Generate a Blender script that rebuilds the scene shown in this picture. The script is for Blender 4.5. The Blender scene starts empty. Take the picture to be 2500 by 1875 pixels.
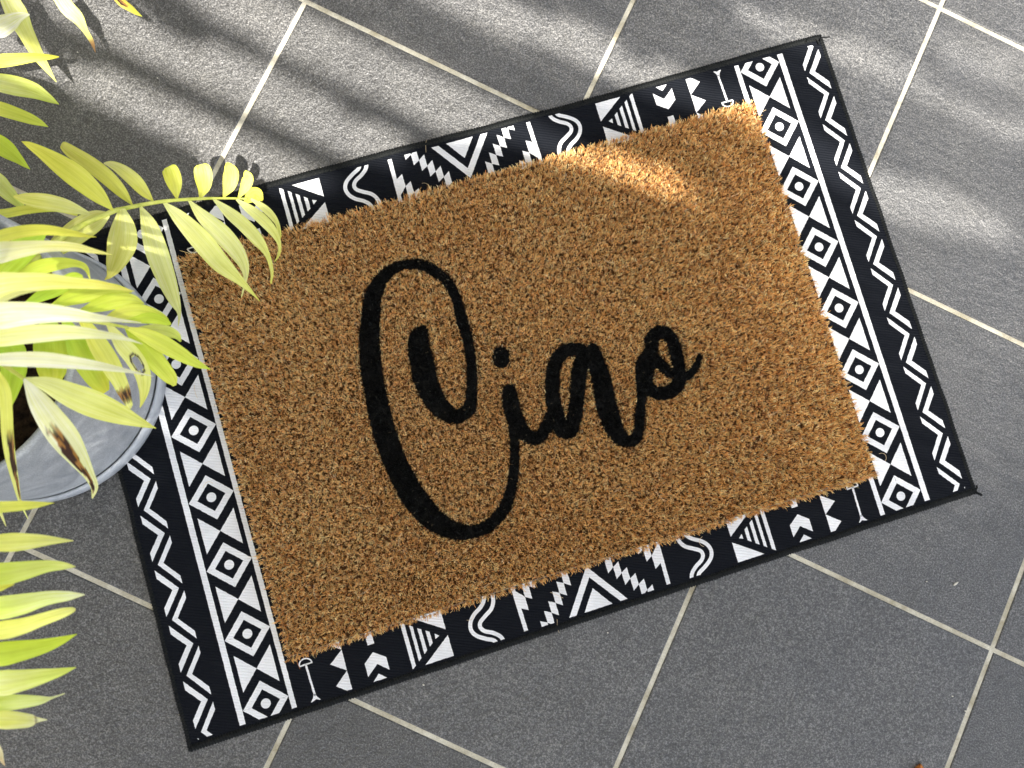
import bpy, bmesh, math, random
import numpy as np
from mathutils import Vector, Matrix, noise
from mathutils.geometry import tessellate_polygon

random.seed(7); rng = np.random.default_rng(11)
S = bpy.context.scene
COL = S.collection

# ------------------------------------------------------------------ camera
F_PX, CX, CY = 2235.75, 1250.0, 937.5          # focal length and centre of the 2500 x 1875 photograph
CAM = Vector((0.34037, -0.68739, 0.90492))
RX, RY, RZ = 0.1077963, -0.0730986, 0.4354841
cd = bpy.data.cameras.new('camera'); cam = bpy.data.objects.new('camera', cd); COL.objects.link(cam)
cam.location = CAM; cam.rotation_euler = (RX, RY, RZ)
cd.sensor_width = 36; cd.lens = F_PX/2500*36; cd.clip_start = 0.01; cd.clip_end = 100
cd.dof.use_dof = True; cd.dof.focus_distance = 0.90; cd.dof.aperture_fstop = 12
S.camera = cam
RM = cam.rotation_euler.to_matrix()
def at(px, py, z=0.0):
    """world point at height z seen at a pixel of the photograph"""
    d = RM @ Vector(((px-CX)/F_PX, -(py-CY)/F_PX, -1.0))
    return CAM + d*((z-CAM.z)/d.z)

# ------------------------------------------------------------------ world, sun, exposure
SUN_EL = math.radians(66); SUN_H = Vector((0.717, -0.697))      # horizontal direction towards the sun
W = bpy.data.worlds.new('World'); S.world = W; W.use_nodes = True
nt = W.node_tree; bg = nt.nodes['Background']
sky = nt.nodes.new('ShaderNodeTexSky'); sky.sky_type = 'NISHITA'; sky.sun_disc = False
sky.sun_elevation = SUN_EL; sky.sun_rotation = math.atan2(SUN_H.x, SUN_H.y)
sky.air_density = 1.0; sky.dust_density = 2.5; sky.ozone_density = 1.0
hs = nt.nodes.new('ShaderNodeHueSaturation'); hs.inputs['Saturation'].default_value = .48     # thin white haze over the blue
nt.links.new(sky.outputs[0], hs.inputs['Color']); nt.links.new(hs.outputs[0], bg.inputs[0]); bg.inputs[1].default_value = 0.125
sd = bpy.data.lights.new('sun', 'SUN'); sd.energy = 5.0; sd.angle = math.radians(0.53); sd.color = (1.0, 0.95, 0.87)
so = bpy.data.objects.new('sun', sd); COL.objects.link(so)
to_sun = Vector((SUN_H.x*math.cos(SUN_EL), SUN_H.y*math.cos(SUN_EL), math.sin(SUN_EL))).normalized()
so.rotation_euler = to_sun.to_track_quat('Z', 'Y').to_euler(); so.location = (2, -2, 4)
S.view_settings.view_transform = 'Standard'; S.view_settings.look = 'None'
S.view_settings.exposure = 1.38; S.view_settings.gamma = 1

# ------------------------------------------------------------------ helpers
def tag(o, label=None, cat=None, group=None, kind=None):
    if label: o['label'] = label
    if cat: o['category'] = cat
    if group: o['group'] = group
    if kind: o['kind'] = kind
    return o
def empty(name, loc=(0, 0, 0)):
    o = bpy.data.objects.new(name, None); o.location = loc; o.empty_display_size = 0.05; COL.objects.link(o); return o
def link(name, me, mat=None, parent=None, smooth=False):
    o = bpy.data.objects.new(name, me); COL.objects.link(o)
    if mat is not None: me.materials.append(mat)
    if smooth: me.polygons.foreach_set('use_smooth', [True]*len(me.polygons))
    if parent is not None:
        o.parent = parent
        if parent.parent is None: o.matrix_parent_inverse = Matrix.Translation(-parent.location)
    return o
def mesh(name, verts, faces):
    me = bpy.data.meshes.new(name); me.from_pydata([tuple(v) for v in verts], [], faces); me.update(); return me
def catmull(P, n):
    P = np.array(P, float); m = len(P)
    Q = np.vstack([2*P[0]-P[1], P, 2*P[-1]-P[-2]]); out = []
    for t in np.linspace(0, m-1, n):
        i = min(int(t), m-2); f = t-i; a, b, c, d = Q[i:i+4]
        out.append(.5*((2*b)+(-a+c)*f+(2*a-5*b+4*c-d)*f*f+(-a+3*b-3*c+d)*f**3))
    return np.array(out)
def tube(pts, rad, seg=8, cap=True):
    pts = [Vector(p) for p in pts]; V = []; Fc = []
    up = Vector((0, 0, 1))
    for i, p in enumerate(pts):
        t = (pts[min(i+1, len(pts)-1)]-pts[max(i-1, 0)]).normalized()
        s = t.cross(up); s = s.normalized() if s.length > 1e-4 else Vector((1, 0, 0)); w = s.cross(t)
        r = rad[i] if hasattr(rad, '__len__') else rad
        for k in range(seg):
            a = 2*math.pi*k/seg; V.append(p+s*(math.cos(a)*r)+w*(math.sin(a)*r))
    for i in range(len(pts)-1):
        for k in range(seg):
            a, b = i*seg+k, i*seg+(k+1) % seg; Fc.append((a, b, b+seg, a+seg))
    if cap: Fc += [tuple(range(seg))[::-1], tuple(range(len(V)-seg, len(V)))]
    return V, Fc

class Mat:
    def __init__(s, name, rough=.6, spec=.4):
        s.m = bpy.data.materials.new(name); s.m.use_nodes = True; s.t = s.m.node_tree
        s.b = s.t.nodes['Principled BSDF']; s.b.inputs['Roughness'].default_value = rough
        s.b.inputs['Specular IOR Level'].default_value = spec
    def n(s, typ, **kw):
        o = s.t.nodes.new('ShaderNode'+typ)
        for k, v in kw.items():
            if k in o.inputs: o.inputs[k].default_value = v
            else: setattr(o, k, v)
        return o
    def l(s, a, b): s.t.links.new(a, b)
    def noise(s, vec, scale, detail=3, rough=.6, dist=0):
        o = s.n('TexNoise', Scale=scale, Detail=detail, Roughness=rough, Distortion=dist); s.l(vec, o.inputs['Vector']); return o.outputs['Fac']
    def ramp(s, fac, stops):
        o = s.n('ValToRGB'); s.l(fac, o.inputs[0]); e = o.color_ramp.elements
        while len(e) < len(stops): e.new(.5)
        for i, (p, c) in enumerate(stops): e[i].position = p; e[i].color = (*c, 1) if len(c) == 3 else c
        return o.outputs[0]
    def mix(s, fac, a, b, mode='MIX'):
        o = s.n('MixRGB', blend_type=mode)
        for v, i in ((fac, 0), (a, 1), (b, 2)):
            if hasattr(v, 'is_linked'): s.l(v, o.inputs[i])
            else: o.inputs[i].default_value = v if i == 0 else (*v, 1)
        return o.outputs[0]
    def math(s, op, a, b=0.0):
        o = s.n('Math', operation=op)
        for v, i in ((a, 0), (b, 1)):
            if hasattr(v, 'is_linked'): s.l(v, o.inputs[i])
            else: o.inputs[i].default_value = v
        return o.outputs[0]
    def bump(s, h, dist, strength=1, normal=None):
        o = s.n('Bump', Distance=dist, Strength=strength); s.l(h, o.inputs['Height'])
        if normal is not None: s.l(normal, o.inputs['Normal'])
        return o.outputs[0]
def world_pos(M): return M.n('NewGeometry').outputs['Position']

# ------------------------------------------------------------------ materials
M = Mat('slate_tile', .4, .75)
P = world_pos(M)
oi = M.n('ObjectInfo')
off = M.n('VectorMath', operation='MULTIPLY_ADD'); M.l(oi.outputs['Random'], off.inputs[0]); off.inputs[1].default_value = (7, 3, 5); M.l(P, off.inputs[2])
PV = off.outputs[0]
n1 = M.noise(PV, 620, 3, .75); n2 = M.noise(PV, 9, 4, .6); n3 = M.noise(PV, 190, 3, .65, .4); n4 = M.noise(PV, 55, 3, .6, .3)
c = M.ramp(n1, [(.34, (.020, .020, .021)), (.50, (.064, .064, .064)), (.66, (.20, .197, .192))])
c = M.mix(1, c, M.ramp(n2, [(.3, (.84, .84, .86)), (.7, (1.14, 1.12, 1.09))]), 'MULTIPLY')
c = M.mix(1, c, M.ramp(n3, [(.3, (.74, .74, .75)), (.7, (1.22, 1.22, 1.21))]), 'MULTIPLY')
tv = M.n('MapRange'); M.l(oi.outputs['Random'], tv.inputs[0]); tv.inputs[3].default_value = .88; tv.inputs[4].default_value = 1.14
c = M.mix(1, c, tv.outputs[0], 'MULTIPLY'); M.l(c, M.b.inputs['Base Color'])
M.l(M.ramp(n2, [(.3, (.30,)*3), (.7, (.40,)*3)]), M.b.inputs['Roughness'])
st = M.noise(PV, 26, 5, .7, .8)
c = M.mix(1, c, M.ramp(st, [(.36, (.84, .84, .83)), (.48, (1, 1, 1)), (.62, (1.05, 1.05, 1.05)), (.70, (1.2, 1.2, 1.18))]), 'MULTIPLY'); M.l(c, M.b.inputs['Base Color'])
h = M.math('ADD', M.math('MULTIPLY', n3, .9), M.math('ADD', M.math('MULTIPLY', n1, .35), M.math('MULTIPLY', n4, .8)))
M.l(M.bump(h, .0016, 1.0), M.b.inputs['Normal']); TILE = M.m

M = Mat('cream_grout', .85, .25); P = world_pos(M)
g = M.noise(P, 700, 3); g2 = M.noise(P, 30, 5, .7)
c = M.ramp(g, [(.3, (.58, .55, .45)), (.7, (.76, .72, .60))])
c = M.mix(1, c, M.ramp(g2, [(.34, (.58, .54, .45)), (.6, (1, 1, 1))]), 'MULTIPLY'); M.l(c, M.b.inputs['Base Color'])
M.l(M.bump(g, .0006), M.b.inputs['Normal']); GROUT = M.m

def weave(name, lo, hi, rough, spec):
    M = Mat(name, rough, spec); P = world_pos(M)
    mp = M.n('Mapping'); mp.inputs['Rotation'].default_value = (0, 0, -math.radians(19)); M.l(P, mp.inputs['Vector'])
    w = M.n('TexWave', wave_type='BANDS', bands_direction='Y', wave_profile='SIN', Scale=1.0, Distortion=0.0)
    sc = M.n('VectorMath', operation='SCALE'); sc.inputs['Scale'].default_value = 1.0
    nz = M.n('TexNoise', Scale=45.0, Detail=2.0); M.l(P, nz.inputs['Vector'])
    add = M.n('VectorMath', operation='MULTIPLY_ADD'); M.l(nz.outputs['Color'], add.inputs[0]); add.inputs[1].default_value = (.0012,)*3; M.l(mp.outputs[0], add.inputs[2])
    M.l(add.outputs[0], w.inputs['Vector']); w.inputs['Scale'].default_value = 2*math.pi/(20*.0026)
    g = M.noise(P, 1300, 2); g2 = M.noise(P, 25, 3)
    c = M.ramp(g, [(.3, lo), (.7, hi)])
    c = M.mix(1, c, M.ramp(g2, [(.3, (.88,)*3), (.7, (1.08,)*3)]), 'MULTIPLY'); M.l(c, M.b.inputs['Base Color'])
    hh = M.math('ADD', M.math('MULTIPLY', w.outputs['Fac'], .8), M.math('MULTIPLY', g, .5))
    M.l(M.bump(hh, .0004, .8), M.b.inputs['Normal'])
    M.b.inputs['Sheen Weight'].default_value = .01; M.b.inputs['Sheen Roughness'].default_value = .4
    return M.m
BLACK = weave('black_woven_polyester', (.0035, .0045, .007), (.010, .0115, .0155), .62, .05)
WHITE = weave('white_print', (.76, .76, .78), (.86, .86, .87), .7, .25)
M = Mat('black_stitching', .5, .1); P = world_pos(M); g = M.noise(P, 900, 2)
M.l(M.ramp(g, [(.3, (.004, .005, .005)), (.7, (.012, .013, .013))]), M.b.inputs['Base Color']); M.l(M.bump(g, .0005), M.b.inputs['Normal']); THREAD = M.m

M = Mat('coir_fibre', .5, .35)
a = M.n('Attribute', attribute_name='fibre_colour'); M.l(a.outputs['Color'], M.b.inputs['Base Color'])
M.b.inputs['Sheen Weight'].default_value = .05; COIR = M.m
M = Mat('painted_coir_fibre', .6, .12)
a = M.n('Attribute', attribute_name='fibre_colour'); M.l(a.outputs['Color'], M.b.inputs['Base Color']); PAINT = M.m
M = Mat('mat_backing', .8, .2); P = world_pos(M); g = M.noise(P, 260, 3)
M.l(M.ramp(g, [(.3, (.04, .02, .008)), (.7, (.12, .06, .025))]), M.b.inputs['Base Color']); BACK = M.m
M = Mat('backing_rubber', .6, .3); P = world_pos(M); g = M.noise(P, 300, 3)
M.l(M.ramp(g, [(.3, (.42, .38, .30)), (.7, (.56, .52, .42))]), M.b.inputs['Base Color']); RUBBER = M.m

M = Mat('grey_pot_glaze', .42, .5); P = world_pos(M)
g = M.noise(P, 900, 3, .7); g2 = M.noise(P, 18, 5, .65, 1.5); g3 = M.noise(P, 130, 3, .6, 2)
c = M.ramp(g, [(.3, (.25, .265, .285)), (.7, (.47, .49, .51))])
c = M.mix(1, c, M.ramp(g2, [(.35, (.76, .78, .80)), (.52, (1, 1, 1)), (.68, (1.3, 1.3, 1.28))]), 'MULTIPLY'); M.l(c, M.b.inputs['Base Color'])
M.l(M.ramp(g2, [(.3, (.34,)*3), (.7, (.52,)*3)]), M.b.inputs['Roughness']); M.l(M.bump(g, .0003), M.b.inputs['Normal']); POT = M.m
M = Mat('polished_pot_foot', .3, .5); P = world_pos(M); g = M.noise(P, 40, 4, .6, 1)
M.l(M.ramp(g, [(.3, (.34, .36, .39)), (.7, (.52, .54, .56))]), M.b.inputs['Base Color']); FOOT = M.m
M = Mat('dark_potting_soil', .95, .1); P = world_pos(M); g = M.noise(P, 160, 4)
M.l(M.ramp(g, [(.35, (.006, .004, .003)), (.75, (.045, .028, .016))]), M.b.inputs['Base Color']); M.l(M.bump(g, .006), M.b.inputs['Normal']); SOIL = M.m

M = Mat('palm_leaf', .42, .45); M.t.nodes.remove(M.b)
a = M.n('Attribute', attribute_name='leaf_colour'); uv = M.n('UVMap', uv_map='UVMap'); sp = M.n('SeparateXYZ'); M.l(uv.outputs[0], sp.inputs[0])
mp = M.n('Mapping'); mp.inputs['Scale'].default_value = (2.2, 26, 1); M.l(uv.outputs[0], mp.inputs['Vector'])
v = M.noise(mp.outputs[0], 1.0, 3, .6); P = world_pos(M); bl = M.noise(P, 38, 3, .6)
mp2 = M.n('Mapping'); mp2.inputs['Scale'].default_value = (1.4, 7, 1); M.l(uv.outputs[0], mp2.inputs['Vector']); v2 = M.noise(mp2.outputs[0], 1.0, 2)
c = M.mix(1, a.outputs['Color'], M.ramp(v, [(.32, (.90, .93, .70)), (.5, (1, 1, 1)), (.7, (1.04, 1.03, 1.3))]), 'MULTIPLY')
c = M.mix(1, c, M.ramp(v2, [(.35, (.94, .95, .72)), (.62, (1.04, 1.03, 1.3))]), 'MULTIPLY')
c = M.mix(1, c, M.ramp(bl, [(.3, (.93, .92, .85)), (.65, (1.03, 1.03, 1.1))]), 'MULTIPLY')
pr = M.n('BsdfPrincipled', Roughness=.45); pr.inputs['Specular IOR Level'].default_value = .35
M.l(c, pr.inputs['Base Color']); tr = M.n('BsdfTranslucent'); M.l(c, tr.inputs['Color'])
M.l(M.bump(v, .0006, .8), pr.inputs['Normal'])
mx = M.n('MixShader'); mx.inputs[0].default_value = .32; M.l(pr.outputs[0], mx.inputs[1]); M.l(tr.outputs[0], mx.inputs[2])
M.l(mx.outputs[0], M.t.nodes['Material Output'].inputs['Surface']); LEAF = M.m
M = Mat('palm_stem', .5, .4); P = world_pos(M); g = M.noise(P, 120, 3)
M.l(M.ramp(g, [(.3, (.45, .50, .06)), (.7, (.66, .68, .16))]), M.b.inputs['Base Color']); STEM = M.m
M = Mat('shade_blade_green', .6, .3); P = world_pos(M); g = M.noise(P, 9, 3)
M.l(M.ramp(g, [(.3, (.03, .06, .015)), (.7, (.09, .15, .04))]), M.b.inputs['Base Color']); OVER = M.m  # green of the shade blades added overhead
M = Mat('dry_orange_leaf', .6, .3); P = world_pos(M); g = M.noise(P, 240, 3)
M.l(M.ramp(g, [(.3, (.25, .06, .01)), (.7, (.55, .20, .04))]), M.b.inputs['Base Color']); ORANGE = M.m
M = Mat('pale_husk', .6, .3); P = world_pos(M); g = M.noise(P, 900, 3)
M.l(M.ramp(g, [(.3, (.55, .50, .40)), (.7, (.85, .82, .74))]), M.b.inputs['Base Color']); HUSK = M.m

# ------------------------------------------------------------------ setting: ground, tiled floor
ground = link('ground', mesh('ground', [(-15, -15, -.03), (15, -15, -.03), (15, 15, -.03), (-15, 15, -.03)], [(0, 1, 2, 3)]), GROUT)
tag(ground, kind='structure')
PITCH = .303; GW = .0036
floor = tag(empty('tiled_floor'), kind='structure')
K0, K1, J0, J1 = -4, 7, -3, 7
g = link('grout', mesh('grout', [(K0*PITCH, -J1*PITCH, -.0011), (K1*PITCH, -J1*PITCH, -.0011), (K1*PITCH, -J0*PITCH, -.0011), (K0*PITCH, -J0*PITCH, -.0011)], [(0, 1, 2, 3)]), GROUT, floor)
def tile_mesh():
    bm = bmesh.new(); n = 60; a = (PITCH-GW)/2; r = .0009
    def ring(ins, z, amp):
        out = []
        for s in range(4):
            for i in range(n):
                t = -1+2*i/n
                x, y = [(t, -1), (1, t), (-t, 1), (-1, -t)][s]
                w = 1-(ins+amp*(.5+.5*noise.noise(Vector((x*30, y*30, 3)))))/a
                out.append(bm.verts.new((x*a*w, y*a*w, z)))
        return out
    R = [ring(0, -.009, 0), ring(0, -.0009, .0011), ring(.0004, -.0004, .0014), ring(.0012, 0, .0014)]
    for A, B in zip(R, R[1:]):
        for i in range(4*n): bm.faces.new((A[i], A[(i+1) % (4*n)], B[(i+1) % (4*n)], B[i]))
    bm.faces.new(R[-1]); me = bpy.data.meshes.new('tile'); bm.to_mesh(me); bm.free(); return me
TM = tile_mesh(); TM.materials.append(TILE)
for k in range(K0, K1):
    for j in range(J0, J1):
        o = bpy.data.objects.new('tile', TM); COL.objects.link(o); o.parent = floor
        o.location = ((k+.5)*PITCH, -(j+.5)*PITCH, random.uniform(-.0002, .0002)); o.rotation_euler = (random.uniform(-.0008, .0008), random.uniform(-.0008, .0008), 0)

# roof and wall slabs added unseen on the left, to close off the sky there
M = Mat('painted_plaster', .8, .2); P = world_pos(M); g = M.noise(P, 6, 3)
M.l(M.ramp(g, [(.3, (.50, .49, .47)), (.7, (.60, .59, .57))]), M.b.inputs['Base Color']); PLASTER = M.m
def box(name, x0, x1, y0, y1, z0, z1, mat):
    V = [(x, y, z) for z in (z0, z1) for x, y in ((x0, y0), (x1, y0), (x1, y1), (x0, y1))]
    return link(name, mesh(name, V, [(3, 2, 1, 0), (4, 5, 6, 7)]+[(i, (i+1) % 4, 4+(i+1) % 4, 4+i) for i in range(4)]), mat)
tag(box('sky_blocker_roof', -2.2, .48, -3.2, 2.4, 2.60, 2.72, PLASTER), kind='structure')
tag(box('sky_blocker_wall', -2.1, -1.9, -3.1, 2.3, 0, 2.598, PLASTER), kind='structure')

# ------------------------------------------------------------------ added unseen blades overhead, shaped so their gaps let the sun through in streaks
LIT = [
 [(-60,55),(60,90),(130,125),(316,192),(475,268),(600,328),(700,368),(840,425),(760,470),(600,450),(520,420),(470,382),(400,335),(316,292),(269,272),(126,196),(0,136),(-60,110)],
 [(230,-30),(380,52),(475,95),(600,150),(700,195),(850,275),(1000,340),(960,400),(820,385),(700,318),(585,262),(475,203),(350,143),(220,85),(100,25),(30,-30)],
 [(390,-40),(600,-40),(740,40),(850,95),(1000,155),(1150,215),(1290,290),(1400,346),(1503,368),(1592,396),(1632,447),(1605,478),(1560,456),(1471,420),(1376,390),(1297,380),(1240,345),(1150,330),(1040,310),(950,262),(850,215),(700,130),(600,78),(500,35)],
 [(980,-40),(1150,-40),(1300,20),(1440,70),(1530,130),(1700,190),(1870,245),(1990,335),(2100,405),(2250,440),(2400,510),(2490,570),(2400,580),(2250,540),(2120,505),(2040,450),(1940,410),(1880,335),(1780,270),(1640,245),(1540,225),(1440,170),(1300,105),(1100,30)],
 [(1780,0),(1960,55),(2100,105),(2220,165),(2300,225),(2420,280),(2560,310),(2560,365),(2380,315),(2275,265),(2200,205),(2080,160),(1950,115),(1800,50)],
 [(2270,70),(2400,100),(2560,150),(2560,235),(2400,190),(2290,140)],
]
LITW = [np.array([at(x, y)[:2] for x, y in q]) for q in LIT]
def inside(pt, poly):
    x, y = pt; r = False; j = len(poly)-1
    for i in range(len(poly)):
        xi, yi = poly[i]; xj, yj = poly[j]
        if (yi > y) != (yj > y) and x < (xj-xi)*(y-yi)/(yj-yi)+xi: r = not r
        j = i
    return r
V, Fc = [], []
def blade(x0, x1, y, width, z, e0, e1):
    n = 4; b = len(V); tilt = random.uniform(-.12, .12); sag = random.uniform(.0, .02)
    for i in range(n+1):
        t = i/n; x = x0+(x1-x0)*t; w = width*min(1, 3*(t if e0 else 1)+.4, 3*(1-t if e1 else 1)+.4)
        for s in (-1, 1):
            gx, gy = x, y+s*w/2
            zz = z-sag*(t-.5)**2*4+s*tilt*w
            q = Vector((gx, gy, 0))+to_sun*(zz/to_sun.z); V.append(q)
    for i in range(n): Fc.append((b+2*i, b+2*i+1, b+2*i+3, b+2*i+2))
def to_px(x, y):
    q = RM.transposed() @ (Vector((x, y, 0))-CAM); return CX+F_PX*q.x/-q.z, CY-F_PX*q.y/-q.z
def ss(a, b, x): t = min(1, max(0, (x-a)/(b-a))); return t*t*(3-2*t)
def leak(x, y):
    # how narrow the added blades are above each place: narrower towards the upper right, open over the left edge
    px, py = to_px(x, y)
    r = .40*ss(1450, 2350, px)*(1-ss(450, 1600, py))+.16*ss(450, 900, px)*(1-ss(120, 380, py))
    r += .45*max(0, 1-math.hypot((px-400)/260, (py-530)/150))+.40*max(0, 1-math.hypot((px-360)/130, (py-990)/330))
    r += .45*(1-ss(-260, -20, px))
    return min(r, .8)
PY = .010
yy = -1.75
while yy < .75:
    xs = np.arange(-1.0, 1.75, .01); run = None
    for x in list(xs)+[None]:
        lit = x is None or any(inside((x, yy), q) for q in LITW)
        if not lit and run is None: run = x
        if lit and run is not None:
            x1 = x if x is not None else xs[-1]; cuts = [run]
            while cuts[-1] < x1: cuts.append(min(x1, cuts[-1]+random.uniform(.07, .17)))
            for k in range(len(cuts)-1):
                a, b = cuts[k]-.002, cuts[k+1]+.002
                lk = leak((a+b)/2, yy); blade(a, b, yy, .0165 if lk < .02 else PY*(1-lk)+.0006, 2.5+random.uniform(-.2, .2), k == 0, k == len(cuts)-2)
            run = None
    yy += PY
over = link('added_shade_blades', mesh('added_shade_blades', V, Fc), OVER)
tag(over, kind='stuff')

# ------------------------------------------------------------------ rug
C0 = Vector((0.36824, -0.54890)); ANG = math.radians(42.052)
U = Vector((math.cos(ANG), math.sin(ANG))); VV = Vector((U.y, -U.x))
RUG_Z = .0045
def rug(u, v, z=RUG_Z):
    q = C0+U*((u-2.35-.0115*v)*.001)+VV*(v*.001); return Vector((q.x, q.y, z))
rug_root = empty('layering_rug', rug(0, 0, 0))
tag(rug_root, 'large black flat rug with white geometric print, lying on the tiles under the brown mat', 'rug')
def outline(n_u=160, n_v=100, ins=0.0):
    P = []
    def hw(v): return 402.5+(v+250)*.004-ins
    for i in range(n_u): t = -1+2*i/n_u; P.append((t*hw(-250), -250.5+ins+.9*noise.noise(Vector((t*9, 1, 0)))+1.2*math.sin(t*5)))
    for i in range(n_v): t = -1+2*i/n_v; P.append((hw(t*250)+1.0*noise.noise(Vector((t*7, 5, 0))), t*251))
    for i in range(n_u): t = 1-2*i/n_u; P.append((t*hw(250), 251-ins+.7*noise.noise(Vector((t*9, 9, 0)))))
    for i in range(n_v): t = 1-2*i/n_v; P.append((-hw(t*250)+1.0*noise.noise(Vector((t*7, 13, 0))), t*251))
    return P
OUT = outline()
bm = bmesh.new()
top = [bm.verts.new(rug(u, v)) for u, v in OUT]; bot = [bm.verts.new(rug(u, v, .0006)) for u, v in OUT]
bm.faces.new(top[::-1]); n = len(OUT)
for i in range(n): bm.faces.new((top[i], top[(i+1) % n], bot[(i+1) % n], bot[i]))
bmesh.ops.recalc_face_normals(bm, faces=bm.faces)
me = bpy.data.meshes.new('woven_cloth'); bm.to_mesh(me); bm.free(); link('woven_cloth', me, BLACK, rug_root)
# overlocked binding: thread wound round the edge, one swelling per stitch
loop = np.array(OUT+[OUT[0]]); seg = np.linalg.norm(np.diff(loop, axis=0), axis=1); cum = np.r_[0, np.cumsum(seg)]
N = int(cum[-1]/.75); s_ = np.linspace(0, cum[-1], N, endpoint=False)
lu = np.interp(s_, cum, loop[:, 0]); lv = np.interp(s_, cum, loop[:, 1])
V, Fc = [], []; SG = 9
for i in range(N):
    a = Vector((lu[(i+2) % N]-lu[i-2], lv[(i+2) % N]-lv[i-2])).normalized(); nn = Vector((-a.y, a.x))   # inward
    side = abs(a.y) > .7
    wob = .5+.5*math.sin(2*math.pi*s_[i]/2.7+.6*noise.noise(Vector((s_[i]*.05, 0, 0))))
    w, hgt = ((3.1, 2.2) if not side else (2.2, 1.9)); cen = w*.55
    for k in range(SG):
        th = 2*math.pi*k/SG; r = 1+.36*wob+.05*noise.noise(Vector((i*.7, k, 0)))
        du = math.cos(th)*w*r; dz = math.sin(th)*hgt*r
        q = Vector((lu[i], lv[i]))+nn*(cen+du)+a*(.9*math.cos(th))
        V.append(rug(q.x, q.y, .0030+dz*.001))
for i in range(N):
    j = (i+1) % N
    for k in range(SG): l = (k+1) % SG; Fc.append((i*SG+k, i*SG+l, j*SG+l, j*SG+k))
bind = link('stitched_binding', mesh('stitched_binding', V, Fc), THREAD, rug_root, True)
# frayed thread ends at two corners
def squiggle(name, cx, cy, n, step, r, z0, ang, curl, mat, parent):
    p = at(cx, cy, z0); pts = [p.copy()]; a = ang
    for i in range(n):
        a += curl*random.uniform(-.3, 1.0); p = p+Vector((math.cos(a)*step, math.sin(a)*step, random.uniform(-.0006, .0008))); p.z = max(p.z, .001); pts.append(p.copy())
    v, f = tube(catmull(pts, n*4), r, 6); return link(name, mesh(name, v, f), mat, parent, True)
squiggle('loose_thread', 2000, 108, 6, .0032, .0010, .006, 1.6, .9, THREAD, rug_root)
squiggle('loose_thread', 2003, 100, 5, .0026, .0008, .007, 2.4, -.9, THREAD, rug_root)
squiggle('loose_thread', 2374, 1196, 4, .0026, .0013, .005, -.1, -1.1, THREAD, rug_root)
squiggle('loose_thread', 2378, 1206, 4, .0026, .0009, .005, 1.0, .9, THREAD, rug_root)

# ---- printed motifs
ZP = RUG_Z+.0002
VTOP, VBOT = -243.5, 244.0
def clipv(poly, lo, hi):
    def cut(P, f, val, i):
        R = []
        for a, b in zip(P, P[1:]+P[:1]):
            fa, fb = f(a), f(b)
            if fa >= 0: R.append(a)
            if fa*fb < 0: t = fa/(fa-fb); R.append((a[0]+(b[0]-a[0])*t, a[1]+(b[1]-a[1])*t))
        return R
    P = cut(list(poly), lambda p: p[1]-lo, lo, 1)
    return cut(P, lambda p: hi-p[1], hi, 1) if len(P) > 2 else []
def rough_edges(P):
    R = []
    for a, b in zip(P, P[1:]+P[:1]):
        d = math.dist(a, b); m = max(1, int(d/1.6))
        for i in range(m):
            t = i/m; x, y = a[0]+(b[0]-a[0])*t, a[1]+(b[1]-a[1])*t
            k = .16 if i else 0.05
            R.append((x+k*random.uniform(-1, 1), y+k*random.uniform(-1, 1)))
    return R
def motif(name, polys):
    V, Fc = [], []
    for P in polys:
        P = clipv(P, VTOP, VBOT)
        if len(P) < 3: continue
        P = rough_edges(P); b = len(V); V += [rug(x, y, ZP) for x, y in P]
        for t in tessellate_polygon([[Vector((x, y, 0)) for x, y in P]]):
            A, B, Cc = [V[b+i] for i in t]
            nrm = (B-A).cross(Cc-A).z
            Fc.append(tuple(b+i for i in (t if nrm > 0 else t[::-1])))
    if Fc: return link(name, mesh(name, V, Fc), WHITE, rug_root)
def stroke(pts, hw, n=40):
    Q = catmull(pts, n); L, R = [], []
    for i in range(n):
        d = Q[min(i+1, n-1)]-Q[max(i-1, 0)]; d /= np.linalg.norm(d); nn = np.array([-d[1], d[0]])
        L.append(tuple(Q[i]+nn*hw)); R.append(tuple(Q[i]-nn*hw))
    return L+R[::-1]
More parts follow.
